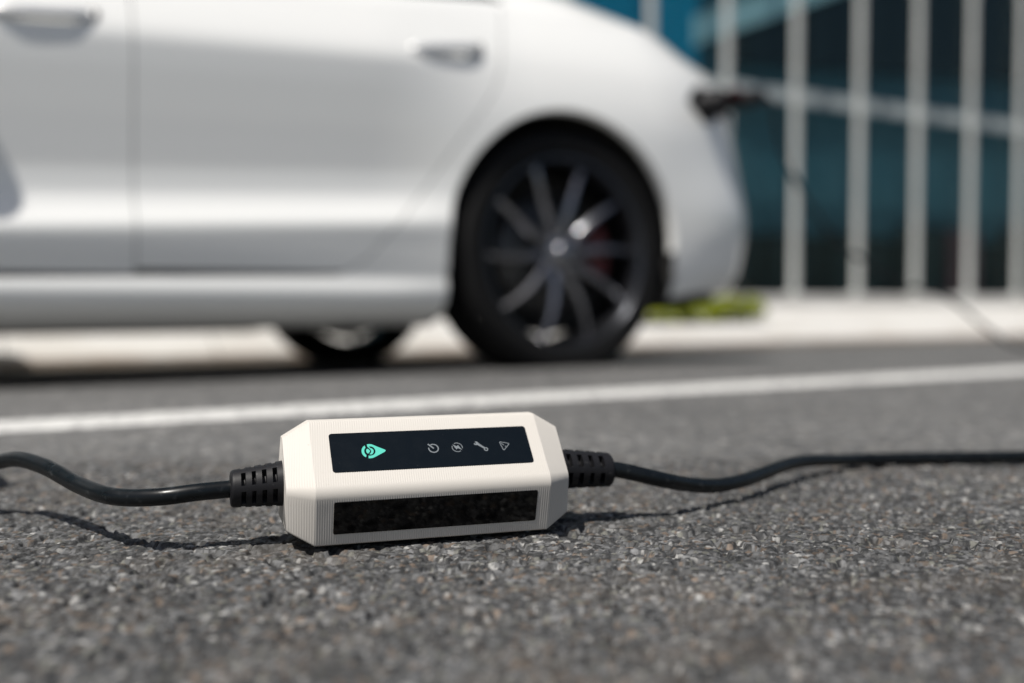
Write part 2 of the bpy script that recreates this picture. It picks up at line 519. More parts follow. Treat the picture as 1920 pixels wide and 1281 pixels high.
# ------------------------------------------------------------------ painted line
def painted_line(v0, v1, u0, u1):
    us = np.concatenate([np.arange(u0, -2, 0.25), np.arange(-2, 6, 0.012), np.arange(6, u1, 0.25)])
    V = []; Fc = []
    nv = 6
    for i, u in enumerate(us):
        e0 = v0 + 0.004 * (vnoise(np.array(u), np.array(0.3), 0.05, 3) - 0.5) * 2
        e1 = v1 + 0.004 * (vnoise(np.array(u), np.array(9.3), 0.05, 4) - 0.5) * 2
        for k in range(nv):
            p = UV(u, e0 + (e1 - e0) * k / (nv - 1))
            z = float(road_z(p[0], p[1])) + 0.0045 + (0.0006 * float(vnoise(np.array(u), np.array(k * 0.4), 0.03, 5)) if 0 < k < nv - 1 else -0.006)
            V.append((p[0], p[1], z))
    for i in range(len(us) - 1):
        for k in range(nv - 1):
            a = i * nv + k
            Fc.append((a, a + nv, a + nv + 1, a + 1))
    o = obj('painted_line', V, Fc, 'line')
    o['kind'] = 'structure'; o['label'] = 'white painted line along the asphalt road'
painted_line(1.60, 1.755, -30, 60)

# ------------------------------------------------------------------ kerb and pavement
U0, U1 = -16.0, 26.0
KERB_TOP = 0.035
PAVE_END = 0.195
V_WALL = 6.0
kerb = bpy.data.objects.new('kerb', None); COL.objects.link(kerb)
kerb['kind'] = 'structure'; kerb['label'] = 'pale concrete kerb stones between the road and the pavement'
KW = 0.26
bm = bmesh.new()
kr = [[bm.verts.new((x, v, z)) for v, z in ((0, FOOT_Z - 0.12), (0, FOOT_Z + 0.03), (0.012, FOOT_Z + 0.042), (0.155, KERB_TOP - 0.006), (0.175, KERB_TOP), (KW, KERB_TOP + 0.004), (KW, FOOT_Z - 0.12))] for x in (-0.446, 0.446)]
for k in range(7):
    bm.faces.new((kr[0][k], kr[0][(k + 1) % 7], kr[1][(k + 1) % 7], kr[1][k]))
bm.faces.new(kr[0]); bm.faces.new(kr[1][::-1])
first = bobj('kerb_stone', bm, 'kerb', kerb)
nk = int((U1 - U0) / 0.9)
for i in range(nk):
    s = first if i == 0 else first.copy()
    if i: COL.objects.link(s)
    s.parent = kerb
    p = UV(U0 + 0.45 + i * 0.9, V_KERB + random.uniform(-0.004, 0.004))
    s.location = (p[0], p[1], random.uniform(-0.003, 0.003)); s.rotation_euler = (0, 0, TH)
vs = [UV(U0, V_KERB + KW + 0.006, KERB_TOP), UV(U1, V_KERB + KW + 0.006, KERB_TOP), UV(U1, V_WALL + 0.5, PAVE_END + 0.01), UV(U0, V_WALL + 0.5, PAVE_END + 0.01)]
vs += [(a, b, -0.4) for a, b, c in vs]
pv = obj('pavement', vs, [(0, 1, 2, 3), (0, 4, 5, 1), (1, 5, 6, 2), (2, 6, 7, 3), (3, 7, 4, 0)], 'concrete', smooth=False)
pv['kind'] = 'structure'; pv['label'] = 'pale concrete pavement in front of the glass building'

# ------------------------------------------------------------------ glass building with vertical fins
BASE_Z = 0.245
bld = empty('glass_building', UV(0, V_WALL, 0), (0, 0, TH))
tag(bld, 'teal glass fronted building with pale grey vertical fins on a concrete plinth', 'building')
def bpart(name, u0, u1, v0, v1, z0, z1, m, bevel=0.0):
    return bobj(name, box_bm(u0, u1, v0 - V_WALL, v1 - V_WALL, z0, z1, bevel), m, bld)
bpart('plinth', U0, U1, V_WALL - 0.02, V_WALL + 0.55, -0.2, BASE_Z, 'concrete', 0.015)
PITCH, FIN0 = 0.746, 4.61
k0, k1 = int((U0 - FIN0) / PITCH) + 1, int((U1 - FIN0) / PITCH)
TOP = 8.0
fin0 = bobj('fin', box_bm(-0.030, 0.030, 0.02, 0.06, BASE_Z, TOP, 0.006), 'fin', bld)
fin0.location = (FIN0 + k0 * PITCH, 0, 0)
br0 = bobj('fin_foot', box_bm(-0.055, 0.055, 0.0, 0.10, BASE_Z, BASE_Z + 0.02, 0.004), 'fin', fin0)
pl0 = pu0 = None
for k in range(k0, k1 + 1):
    u = FIN0 + k * PITCH
    if k > k0:
        f = fin0.copy(); COL.objects.link(f); f.parent = bld; f.location = (u, 0, 0)
        g = br0.copy(); COL.objects.link(g); g.parent = f
    if k < k1:
        if pl0 is None:
            pl0 = bobj('lower_pane', box_bm(0.002, PITCH - 0.002, 0.36, 0.372, BASE_Z + 0.002, 1.905), 'glass', bld)
            pu0 = bobj('upper_pane', box_bm(0.002, PITCH - 0.002, 0.36, 0.372, 2.015, TOP - 0.02), 'glass', bld)
            a, b = pl0, pu0
        else:
            a = pl0.copy(); COL.objects.link(a); a.parent = bld
            b = pu0.copy(); COL.objects.link(b); b.parent = bld
        a.location = (u, 0, 0); b.location = (u, 0, 0)
bpart('transom', U0, U1, V_WALL + 0.33, V_WALL + 0.42, 1.905, 2.015, 'rail', 0.004)
bpart('roof_slab', U0, U1, V_WALL - 0.1, V_WALL + 8, TOP, TOP + 0.4, 'refl_bar_roof')
bpart('floor_slab', U0, U1, V_WALL + 0.56, V_WALL + 8, -0.2, BASE_Z - 0.01, 'refl_dark_floor')
bpart('refl_teal_panel', U0, U1, V_WALL + 0.62, V_WALL + 0.8, BASE_Z, TOP - 0.01, 'refl_teal')  # added panel whose colour stands for the teal reflections
bpart('side_wall', U0, U0 + 0.2, V_WALL + 0.56, V_WALL + 0.61, BASE_Z, TOP - 0.01, 'refl_teal')
bpart('side_wall', U1 - 0.2, U1, V_WALL + 0.56, V_WALL + 0.61, BASE_Z, TOP - 0.01, 'refl_teal')
bpart('refl_blue_panel', -6.0, 5.45, V_WALL + 0.50, V_WALL + 0.52, 2.02, TOP - 0.02, 'refl_blue')  # added panel for the blue that the glass reflects
bpart('refl_dark_strip', -8.0, 18.0, V_WALL + 0.57, V_WALL + 0.60, BASE_Z, 0.78, 'refl_dark_floor')  # added dark strip in place of the black lower reflections
for i in range(16):  # added blocks that shape the uneven dark and red reflections low down
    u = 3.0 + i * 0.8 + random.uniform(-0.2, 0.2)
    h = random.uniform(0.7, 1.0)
    bpart('refl_block', u, u + random.uniform(0.4, 0.75), V_WALL + 0.43, V_WALL + 0.565, BASE_Z, h, 'refl_red' if i in (2, 7, 11) else 'refl_dark_floor', 0.02)
# added pale bar over a dark wedge, drawn as a diagonal reflection
def refl_diagonal():
    a0, z0, sl = 5.4, 2.30, 0.40
    L = 9.0
    V = []
    for (u, dz) in ((a0, 0), (a0 + L, L * sl)):
        for (v, e) in ((0.45, 0.0), (0.45, 0.24), (0.58, 0.24), (0.58, 0.0)):
            V.append((u, v, z0 + dz + e))
    obj('refl_pale_bar', V, [(0, 1, 2, 3), (7, 6, 5, 4), (0, 4, 5, 1), (1, 5, 6, 2), (2, 6, 7, 3), (3, 7, 4, 0)], 'refl_bar_roof', bld, smooth=False)
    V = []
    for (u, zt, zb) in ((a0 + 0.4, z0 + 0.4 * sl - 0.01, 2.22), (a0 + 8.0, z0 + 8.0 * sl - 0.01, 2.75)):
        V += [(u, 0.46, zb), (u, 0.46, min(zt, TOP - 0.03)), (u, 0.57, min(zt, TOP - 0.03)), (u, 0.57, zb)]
    obj('refl_dark_wedge', V, [(0, 1, 2, 3), (7, 6, 5, 4), (0, 4, 5, 1), (1, 5, 6, 2), (2, 6, 7, 3), (3, 7, 4, 0)], 'refl_dark_floor', bld, smooth=False)
refl_diagonal()

# ------------------------------------------------------------------ low shrubs on the pavement
def shrub(u, v, rx, h, n, label):
    pz = KERB_TOP + (PAVE_END - KERB_TOP) * (v - V_KERB) / (V_WALL - V_KERB)
    root = empty('low_shrub', UV(u, v, pz), (0, 0, TH))
    tag(root, label, 'shrub', 'low shrubs on the pavement')
    for k in range(5):
        a = random.uniform(0, 6.28); r = random.uniform(0.2, 0.8) * rx
        V, Fc = tube([(0.1 * r * math.cos(a), 0.05 * math.sin(a), -0.01), (0.6 * r * math.cos(a), 0.05 * math.sin(a), 0.5 * h), (r * math.cos(a), 0.1 * math.sin(a), 0.85 * h)], [0.007, 0.005, 0.003], 6)
        obj('stem', V, Fc, 'stem', root)
    V = []; Fc = []
    for i in range(n):
        a = random.uniform(0, 6.28); rr = math.sqrt(random.random())
        x = rx * rr * math.cos(a); y = 0.16 * rr * math.sin(a)
        top = h * (0.75 + 0.35 * math.sin(7 * x + u) * math.cos(3 * x)) * (1 - 0.5 * rr ** 3)
        z = top * random.random() ** 0.6
        L = random.uniform(0.03, 0.06); W = L * 0.38
        d = Vector((random.gauss(0, 1), random.gauss(0, 1), random.gauss(0.5, 0.6))).normalized()
        s = d.cross(Vector((random.gauss(0, 1), random.gauss(0, 1), random.gauss(0, 1)))).normalized()
        nn = d.cross(s)
        c = Vector((x, y, z)); b = len(V)
        V += [c, c + d * L * 0.5 + s * W + nn * 0.004, c + d * L, c + d * L * 0.5 - s * W + nn * 0.004]
        Fc += [(b, b + 1, b + 2), (b, b + 2, b + 3)]
    o = obj('foliage', V, Fc, 'leaf', root, smooth=False)
    o['kind'] = 'stuff'
shrub(3.72, 5.15, 0.32, 0.11, 1200, 'low yellow green shrub hugging the pavement, the flattest of its row')
shrub(4.22, 5.15, 0.29, 0.14, 1300, 'middle yellow green shrub of the row on the pavement behind the car')
shrub(4.66, 5.15, 0.22, 0.23, 1300, 'tallest yellow green shrub at the end of the row behind the car bumper')

# ------------------------------------------------------------------ the parked car
CTH = R(31.5)
ROLL = math.atan(FALL)
LEFT = Vector((math.sin(CTH), -math.cos(CTH), 0))
car_xy = Vector((0.164, 3.0, 0)) - 0.96 * LEFT
vcar = -car_xy.x * math.sin(TH) + car_xy.y * math.cos(TH)
car = empty('parked_car', (car_xy.x, car_xy.y, -FALL * (vcar - V_FALL)), (ROLL, 0, math.pi + CTH))
tag(car, 'white electric hatchback saloon with dark alloy wheels parked at the kerb', 'car')

def interp(pts, x):
    p = np.array(pts, float)
    return np.interp(x, p[:, 0], p[:, 1])
def smooth_table(pts, sig, n=1500):
    p = np.array(pts, float)
    x = np.linspace(p[0, 0], p[-1, 0], n); y = np.interp(x, p[:, 0], p[:, 1])
    dx = x[1] - x[0]; k = int(3 * sig / dx) + 1
    kern = np.exp(-0.5 * (np.arange(-k, k + 1) * dx / sig) ** 2); kern /= kern.sum()
    ys = np.convolve(np.pad(y, k, mode='reflect', reflect_type='odd'), kern, 'valid')
    return lambda q: np.interp(q, x, ys)

outline = catmull([(-1.06, 0), (-1.05, 0.28), (-1.02, 0.52), (-0.955, 0.72), (-0.84, 0.87), (-0.65, 0.95), (-0.38, 0.980), (0.0, 0.988), (0.5, 0.980),
                   (1.1, 0.974), (1.8, 0.970), (2.4, 0.972), (2.96, 0.982), (3.25, 0.965), (3.5, 0.905), (3.68, 0.79), (3.81, 0.58), (3.87, 0.32), (3.89, 0)], 24)
seg = np.linalg.norm(np.diff(outline, axis=0), axis=1); arc = np.concatenate([[0], np.cumsum(seg)])
NT = 380
tt = np.linspace(0, arc[-1], NT)
PX = np.interp(tt, arc, outline[:, 0]); PY = np.interp(tt, arc, outline[:, 1])
tx, ty = np.gradient(PX), np.gradient(PY)
ln = np.hypot(tx, ty); NXo, NYo = -ty / ln, tx / ln          # outward normal (left side: +y)
NXo, NYo = np.where(NYo < -1e-6, -NXo, NXo), np.abs(NYo)
NXo[0], NYo[0] = -1, 0; NXo[-1], NYo[-1] = 1, 0
P_door = smooth_table([(0.0, 0.25), (0.13, 0.22), (0.142, 0.11), (0.165, 0.075), (0.19, 0.040), (0.215, 0.027), (0.245, 0.026), (0.262, 0.036), (0.285, 0.028), (0.33, 0.016),
                       (0.375, 0.007), (0.395, 0.005), (0.43, 0.022), (0.47, 0.034), (0.53, 0.034), (0.65, 0.019), (0.77, 0.0055), (0.835, 0.0), (0.865, 0.006), (0.92, 0.026), (1.0, 0.058), (1.1, 0.105)], 0.010)
P_haunch = smooth_table([(0.0, 0.2), (0.13, 0.18), (0.15, 0.10), (0.19, 0.045), (0.25, 0.028), (0.36, 0.012), (0.5, 0.003), (0.65, 0.0), (0.74, 0.0), (0.82, 0.010), (0.92, 0.034), (1.0, 0.068), (1.1, 0.12)], 0.03)
P_rear = smooth_table([(0.0, 0.4), (0.16, 0.20), (0.22, 0.09), (0.30, 0.03), (0.42, 0.004), (0.50, 0.0), (0.56, 0.006), (0.68, 0.028), (0.80, 0.045), (0.88, 0.058), (0.96, 0.085), (1.02, 0.13), (1.1, 0.24)], 0.018)
P_front = smooth_table([(0.0, 0.3), (0.14, 0.16), (0.22, 0.05), (0.32, 0.01), (0.42, 0.0), (0.52, 0.01), (0.62, 0.05), (0.72, 0.12), (0.85, 0.24), (1.0, 0.35)], 0.02)
zb_f = smooth_table([(-1.2, 0.955), (-1.0, 0.995), (-0.85, 1.04), (-0.62, 1.085), (-0.35, 1.11), (-0.1, 1.105), (0.2, 1.08), (0.5, 1.025), (0.8, 1.005), (1.6, 0.985), (2.3, 0.965), (2.6, 0.935), (3.0, 0.89), (3.4, 0.78), (3.7, 0.66), (4.0, 0.60)], 0.08)
zc_f = smooth_table([(-1.2, 0.985), (-1.0, 1.04), (-0.85, 1.09), (-0.62, 1.165), (-0.35, 1.27), (0.0, 1.35), (0.5, 1.40), (1.1, 1.43), (1.6, 1.40), (2.0, 1.27), (2.4, 1.085), (2.55, 1.035), (3.0, 0.98), (3.4, 0.86), (3.7, 0.72), (4.0, 0.63)], 0.09)
zbot_f = smooth_table([(-1.2, 0.25), (-0.6, 0.235), (-0.38, 0.205), (0.0, 0.16), (0.4, 0.135), (2.5, 0.135), (3.3, 0.16), (4.0, 0.19)], 0.04)
NZ = 96
zeta = np.linspace(0, 1, NZ)
S2 = np.repeat(PX[:, None], NZ, 1)
Zb = zb_f(PX)[:, None]; Z0 = zbot_f(PX)[:, None]
Z2 = Z0 + (Zb - Z0) * zeta[None, :]
w_h = np.maximum(1 - smst(0.10, 0.62, np.abs(S2)), 1 - smst(0.25, 0.62, np.abs(S2 - 2.96)))
w_h = np.where((S2 < 0.0), 1.0, w_h)
w_r = 1 - smst(-0.80, -0.36, S2); w_fr = smst(3.25, 3.65, S2)
zsh = Z2 - 0.05 * np.clip(1.05 - S2, -1.2, 0.9) * np.clip((Z2 - 0.28) / 0.08, 0, 1)
D2 = P_door(zsh) * (1 - w_h) + P_haunch(Z2) * w_h
D2 = D2 * (1 - w_r) + P_rear(Z2) * w_r
D2 = D2 * (1 - w_fr) + P_front(Z2) * w_fr
D2 = np.minimum(D2, 0.97 * np.maximum(PY, 0.02)[:, None] + 0.25 * (np.abs(NXo)[:, None]))
SX = PX[:, None] - NXo[:, None] * D2
SY = np.maximum(PY[:, None] - NYo[:, None] * D2, 0.0)
SY[0, :] = 0; SY[-1, :] = 0
SIDE = np.stack([SX, SY, Z2], -1)
# upper shell from the belt to the centre line
NE = 60
eta = np.linspace(0, 1, NE) ** 1.35
bx_, by_ = SX[:, -1], SY[:, -1]
pw = interp([(-1.1, 2.2), (-0.8, 2.4), (-0.5, 3.2), (0.1, 4.8), (1.8, 4.8), (2.3, 3.2), (2.6, 2.0), (4, 2.0)], bx_)
G = 1 - (1 - eta[None, :]) ** pw[:, None]
zb1 = zb_f(PX); zc1 = np.maximum(zc_f(bx_), zb1 + 0.004)
UPX = np.repeat(bx_[:, None], NE, 1); UPY = by_[:, None] * (1 - eta[None, :])
UPZ = zb1[:, None] + (zc1 - zb1)[:, None] * G
UP = np.stack([UPX, UPY, UPZ], -1)
UE = np.repeat(eta[None, :], NT, 0)

def sdf_poly(poly, x, y):
    """signed distance, positive inside"""
    p = np.array(poly, float); d = np.full(x.shape, 1e9); ins = np.zeros(x.shape, bool)
    for i in range(len(p)):
        a, b = p[i], p[(i + 1) % len(p)]
        ex, ey = b - a; wx, wy = x - a[0], y - a[1]
        t = np.clip((wx * ex + wy * ey) / (ex * ex + ey * ey), 0, 1)
        d = np.minimum(d, np.hypot(wx - ex * t, wy - ey * t))
        c = ((a[1] <= y) & (y < b[1])) | ((b[1] <= y) & (y < a[1]))
        with np.errstate(divide='ignore', invalid='ignore'):
            xi = a[0] + (y - a[1]) / (b[1] - a[1] if b[1] != a[1] else 1e-9) * ex
        ins ^= c & (x < xi)
    return np.where(ins, d, -d)

def clip_grid(P, fields, verts, faces, keys, mirror=False, off=0.0):
    n, m = P.shape[:2]
    F = np.stack(fields, -1)
    cmin = np.minimum(np.minimum(F[:-1, :-1], F[1:, :-1]), np.minimum(F[:-1, 1:], F[1:, 1:]))
    cmax = np.maximum(np.maximum(F[:-1, :-1], F[1:, :-1]), np.maximum(F[:-1, 1:], F[1:, 1:]))
    allin = (cmin > 0).all(-1); out = (cmax <= 0).any(-1)
    sgn = -1 if mirror else 1
    def vid(p):
        k = (round(p[0], 5), round(p[1] * sgn, 5), round(p[2], 5))
        if k not in keys:
            keys[k] = len(verts); verts.append(k)
        return keys[k]
    for i in range(n - 1):
        for j in range(m - 1):
            if out[i, j]: continue
            quad = [(i, j), (i + 1, j), (i + 1, j + 1), (i, j + 1)]
            poly = [(P[a], F[a]) for a in quad]
            if not allin[i, j]:
                for f in range(F.shape[2]):
                    if min(q[1][f] for q in poly) > 0: continue
                    new = []
                    for k in range(len(poly)):
                        a, b = poly[k], poly[(k + 1) % len(poly)]
                        fa, fb = a[1][f], b[1][f]
                        if fa > 0: new.append(a)
                        if (fa > 0) != (fb > 0):
                            t = fa / (fa - fb)
                            new.append((a[0] + (b[0] - a[0]) * t, a[1] + (b[1] - a[1]) * t))
                    poly = new
                    if len(poly) < 3: break
            if len(poly) < 3: continue
            ids = []
            for q in poly:
                v = vid(q[0])
                if v not in ids: ids.append(v)
            if len(ids) >= 3:
                faces.append(tuple(ids) if mirror else tuple(ids[::-1]))

def panel(name, grids, m, parent=car, both=False, only_right=False, offset=0.0):
    V, Fc, K = [], [], {}
    for P, f in grids:
        if not only_right: clip_grid(P, f, V, Fc, K)
        if both or only_right: clip_grid(P, f, V, Fc, K, mirror=True)
    return obj(name, V, Fc, m, parent, smooth=True, sharp=50)

rear_door_poly = [(1.226, 1.3), (1.230, 0.262), (0.715, 0.272), (0.64, 0.315), (0.578, 0.383), (0.53, 0.435), (0.479, 0.492), (0.425, 0.562), (0.375, 0.631), (0.31, 0.712), (0.248, 0.797), (0.215, 0.87), (0.196, 0.945), (0.165, 1.06), (0.12, 1.3)]
front_door_poly = [(1.226, 1.3), (1.230, 0.262), (1.7, 0.253), (2.12, 0.247), (2.30, 0.30), (2.36, 0.50), (2.34, 0.80), (2.32, 1.3)]
f_rd = sdf_poly(rear_door_poly, S2, Z2); f_fd = sdf_poly(front_door_poly, S2, Z2)
WX = -0.02
def arch_f(sc_, zc_, r):
    dz = np.where(Z2 > zc_, Z2 - zc_, 0.0)
    return np.hypot(S2 - sc_, dz) - r
f_ar = arch_f(WX, 0.362, 0.415); f_af = arch_f(2.96, 0.362, 0.415)
port_poly = [(-0.520, 0.862), (-0.57, 0.912), (-0.62, 0.935), (-0.69, 0.932), (-0.73, 0.88), (-0.69, 0.815), (-0.60, 0.800)]
f_port = sdf_poly(port_poly, S2, Z2)
GAP = 0.0014
# upper openings: windows live in (x, eta)
win_top = lambda x: 0.30 * smst(0.10, 0.70, x) * (1 - smst(1.55, 2.35, x)) ** 0.8
f_win = np.minimum(np.minimum(UE - 0.022, 0.03 + win_top(UPX) - UE), np.minimum(UPX - 0.13, 2.28 - UPX) * 0.5)
f_ws = np.minimum(np.minimum(UPX - 1.72, 2.42 - UPX) * 0.6, UE - (0.16 + 0.10 * (2.42 - UPX)))
f_rw = np.minimum(np.minimum(UPX + 0.72, 0.10 - UPX) * 0.6, UE - (0.26 + 0.05 * UPX))
f_rdU = np.minimum(np.minimum(UPX - 0.165, 1.226 - UPX), 0.03 - UE); 
upper_keep = [-f_win, -f_ws, -f_rw]
body = None
V, Fc, K = [], [], {}
for mir in (False, True):
    pf = [] if mir else [-f_port]
    clip_grid(SIDE, [-f_rd - GAP, -f_fd - GAP, f_ar, f_af] + pf, V, Fc, K, mirror=mir)
    clip_grid(UP, upper_keep, V, Fc, K, mirror=mir)
body = obj('body_shell', V, Fc, 'paint', car, smooth=True, sharp=55)
for right in (False, True):
    panel('rear_door', [(SIDE, [f_rd - GAP, Z2 - 0.280])], 'paint', only_right=right)
    panel('front_door', [(SIDE, [f_fd - GAP, Z2 - 0.270])], 'paint', only_right=right)
    inset = UP - np.array([0, 0.006, 0.004])
    panel('rear_side_window', [(inset, [f_win + 0.004, 1.20 - UPX])], 'carglass', only_right=right)
    panel('front_side_window', [(inset, [f_win + 0.004, UPX - 1.25])], 'carglass', only_right=right)
    panel('door_pillar_trim', [(inset + np.array([0, 0.002, 0]), [f_win + 0.004, UPX - 1.20, 1.25 - UPX])], 'trim', only_right=right)
    sg = -1 if right else 1
    # wheel housings
    for xc in (WX, 2.96):
        Vh, Fh = [], []
        n = 40
        for i in range(n + 1):
            a = -0.25 + (math.pi + 0.5) * i / n
            for (r, y) in ((0.427, 0.958), (0.43, 0.60), (0.0, 0.58)):
                Vh.append((xc + r * math.cos(a), sg * y, 0.362 + r * math.sin(a)))
        for i in range(n):
            b = i * 3
            Fh += [(b, b + 1, b + 4, b + 3), (b + 1, b + 2, b + 5, b + 4)]
        obj('wheel_housing', Vh, Fh, 'under', car)
        # folded lip round the arch opening
        Vh, Fh = [], []
        n = 60
        for i in range(n + 1):
            a = math.pi * i / n
            x, z = xc + 0.415 * math.cos(a), 0.362 + 0.415 * math.sin(a)
            j = int(np.argmin(np.abs(PX - x))); kz = int(np.clip(np.searchsorted(Z2[j], z), 0, NZ - 1))
            yv = SY[j, kz]
            Vh += [(x, sg * (yv + 0.0005), z), (xc + 0.410 * math.cos(a), sg * (yv - 0.004), 0.362 + 0.410 * math.sin(a)), (xc + 0.410 * math.cos(a), sg * (yv - 0.03), 0.362 + 0.410 * math.sin(a))]
        for i in range(n):
            b = i * 3
            Fh += [(b, b + 1, b + 4, b + 3), (b + 1, b + 2, b + 5, b + 4)]
        obj('arch_lip', Vh, Fh, 'paint', car)
panel('windscreen', [(UP - np.array([0, 0, 0.004]), [f_ws + 0.004])], 'carglass', both=True)
panel('rear_window', [(UP - np.array([0, 0, 0.004]), [f_rw + 0.004])], 'carglass', both=True)
# inner dark shell just behind the door gaps, floor and rear valance
inner = SIDE.copy(); inner[..., 0] -= NXo[:, None] * 0.02; inner[..., 1] = np.maximum(inner[..., 1] - NYo[:, None] * 0.02, 0)
panel('door_frame', [(inner, [S2 - 0.40, 2.5 - S2, f_ar - 0.02, f_af - 0.02])], 'under', both=True)
fl = bmesh.new()
for (a0, a1, yy) in ((-0.86, 0.43, 0.58), (0.432, 2.54, 0.79), (2.542, 3.70, 0.58)):
    b2 = box_bm(a0, a1, -yy, yy, 0.142 if a0 > 0 and a1 < 3 else 0.19, 0.26, 0.01)
    tmp = bpy.data.meshes.new('t'); b2.to_mesh(tmp); b2.free(); fl.from_mesh(tmp); bpy.data.meshes.remove(tmp)
bobj('floor_pan', fl, 'under', car)
val = SIDE.copy()
val[..., 2] = (zbot_f(PX) + 0.045)[:, None] - 0.085 * (1 - zeta[None, :])
dv = 0.035 + 0.05 * (1 - zeta[None, :]) + P_rear(zbot_f(PX) + 0.03)[:, None]
val[..., 0] = PX[:, None] - NXo[:, None] * dv; val[..., 1] = np.maximum(PY[:, None] - NYo[:, None] * dv, 0)
panel('rear_valance', [(val, [-0.46 - S2])], 'trim', both=True)
# lamps
OUT = SIDE.copy(); OUT[..., 0] += NXo[:, None] * 0.003; OUT[..., 1] += NYo[:, None] * 0.003; OUT[0, :, 1] = 0; OUT[-1, :, 1] = 0
f_tail = np.minimum(np.minimum(Z2 - 0.845, 0.935 - Z2), (-0.70 - S2))
f_head = np.minimum(np.minimum(Z2 - (0.60 + 0.1 * (3.6 - S2)), (0.70 + 0.12 * (3.6 - S2)) - Z2), np.minimum(S2 - 3.30, 3.74 - S2))
f_grille = np.minimum(np.minimum(Z2 - 0.24, 0.36 - Z2), S2 - 3.76)
for right in (False, True):
    panel('tail_lamp', [(OUT, [f_tail])], 'tail', only_right=right)
    panel('head_lamp', [(OUT, [f_head])], 'lamp', only_right=right)
panel('front_grille', [(OUT, [f_grille])], 'trim', both=True)
# charge port: recessed dark pocket with its rim, and the lid hinged up beside it
pocket = SIDE.copy(); pocket[..., 0] -= NXo[:, None] * 0.035; pocket[..., 1] -= NYo[:, None] * 0.035
cp = panel('charge_port', [(pocket, [f_port + 0.004])], 'trim')
rimV, rimF = [], []
pp = catmull(port_poly + [port_poly[0]], 6)
for (x, z) in pp:
    j = int(np.argmin(np.abs(PX - x))); kz = int(np.clip(np.searchsorted(Z2[j], z), 0, NZ - 1))
    p = np.array([SX[j, kz] + (x - PX[j]), SY[j, kz], z]); nn = np.array([NXo[j], NYo[j], 0])
    rimV += [p + nn * 0.002, p - nn * 0.036]
for i in range(len(pp) - 1):
    b = 2 * i
    rimF.append((b, b + 1, b + 3, b + 2))
obj('pocket_wall', rimV, rimF, 'trim', cp)
bm = box_bm(-0.08, 0.08, -0.004, 0.004, -0.022, 0.022, 0.0035)
lid = bobj('port_lid', bm, 'tail', cp, smooth=True, sharp=40)
lid.location = (-0.665, 1.00, 0.885); lid.rotation_euler = (R(70), 0, R(60))
# door handles
for (s0, s1, z0, z1) in ((0.285, 0.505, 0.920, 0.893), (1.315, 1.535, 0.862, 0.842)):
    for sg in (1, -1):
        xm, zm = (s0 + s1) / 2, (z0 + z1) / 2
        j = int(np.argmin(np.abs(PX - xm))); kz = int(np.searchsorted(Z2[j], zm)); yy = SY[j, kz]
        n = 18
        V = []; Fc = []
        for i in range(n + 1):
            t = i / n; e = 1 - abs(2 * t - 1) ** 4
            c = (s0 + (s1 - s0) * t, sg * (yy + 0.003 + 0.013 * e), z0 + (z1 - z0) * t)
            hh = 0.012 + 0.004 * e; dd = 0.006
            for k in range(10):
                a = 2 * math.pi * k / 10
                V.append((c[0], c[1] + dd * math.cos(a), c[2] + hh * math.sin(a)))
        for i in range(n):
            for k in range(10):
                Fc.append((i * 10 + k, i * 10 + (k + 1) % 10, (i + 1) * 10 + (k + 1) % 10, (i + 1) * 10 + k))
        Fc += [tuple(range(10)), tuple(n * 10 + k for k in range(10))]
        h = obj('door_handle', V, Fc, 'chrome', car)
        for (e0, e1) in ((s0 - 0.014, s0 + 0.035), (s1 - 0.035, s1 + 0.014)):
            bm = box_bm(e0, e1, sg * yy - 0.006, sg * yy + 0.004, -0.017, 0.017, 0.003)
            for v in bm.verts:
                v.co.z += z0 + (z1 - z0) * (v.co.x - s0) / (s1 - s0)
            bobj('handle_recess', bm, 'trim', h)
# mirrors
for sg in (1, -1):
    V = []; Fc = []
    nu, nv = 20, 14
    for i in range(nv + 1):
        b = math.pi * i / nv
        for k in range(nu):
            a = 2 * math.pi * k / nu
            sx = math.copysign(abs(math.cos(a)) ** 0.6, math.cos(a)) * math.sin(b) ** 0.6
            sz = math.copysign(abs(math.sin(a)) ** 0.7, math.sin(a)) * math.sin(b) ** 0.6
            V.append((1.84 + 0.085 * sx, sg * (1.015 - 0.100 * math.cos(b)), 1.04 + 0.065 * sz * (1 - 0.2 * math.cos(b))))
    for i in range(nv):
        for k in range(nu):
            Fc.append((i * nu + k, i * nu + (k + 1) % nu, (i + 1) * nu + (k + 1) % nu, (i + 1) * nu + k))
    mr = obj('side_mirror', V, Fc, 'paint', car)
    Vt, Ft = tube([(1.87, sg * 0.88, 0.955), (1.865, sg * 0.93, 0.965), (1.85, sg * 0.97, 0.985)], [0.03, 0.024, 0.024], 10)
    obj('mirror_arm', Vt, Ft, 'trim', mr)

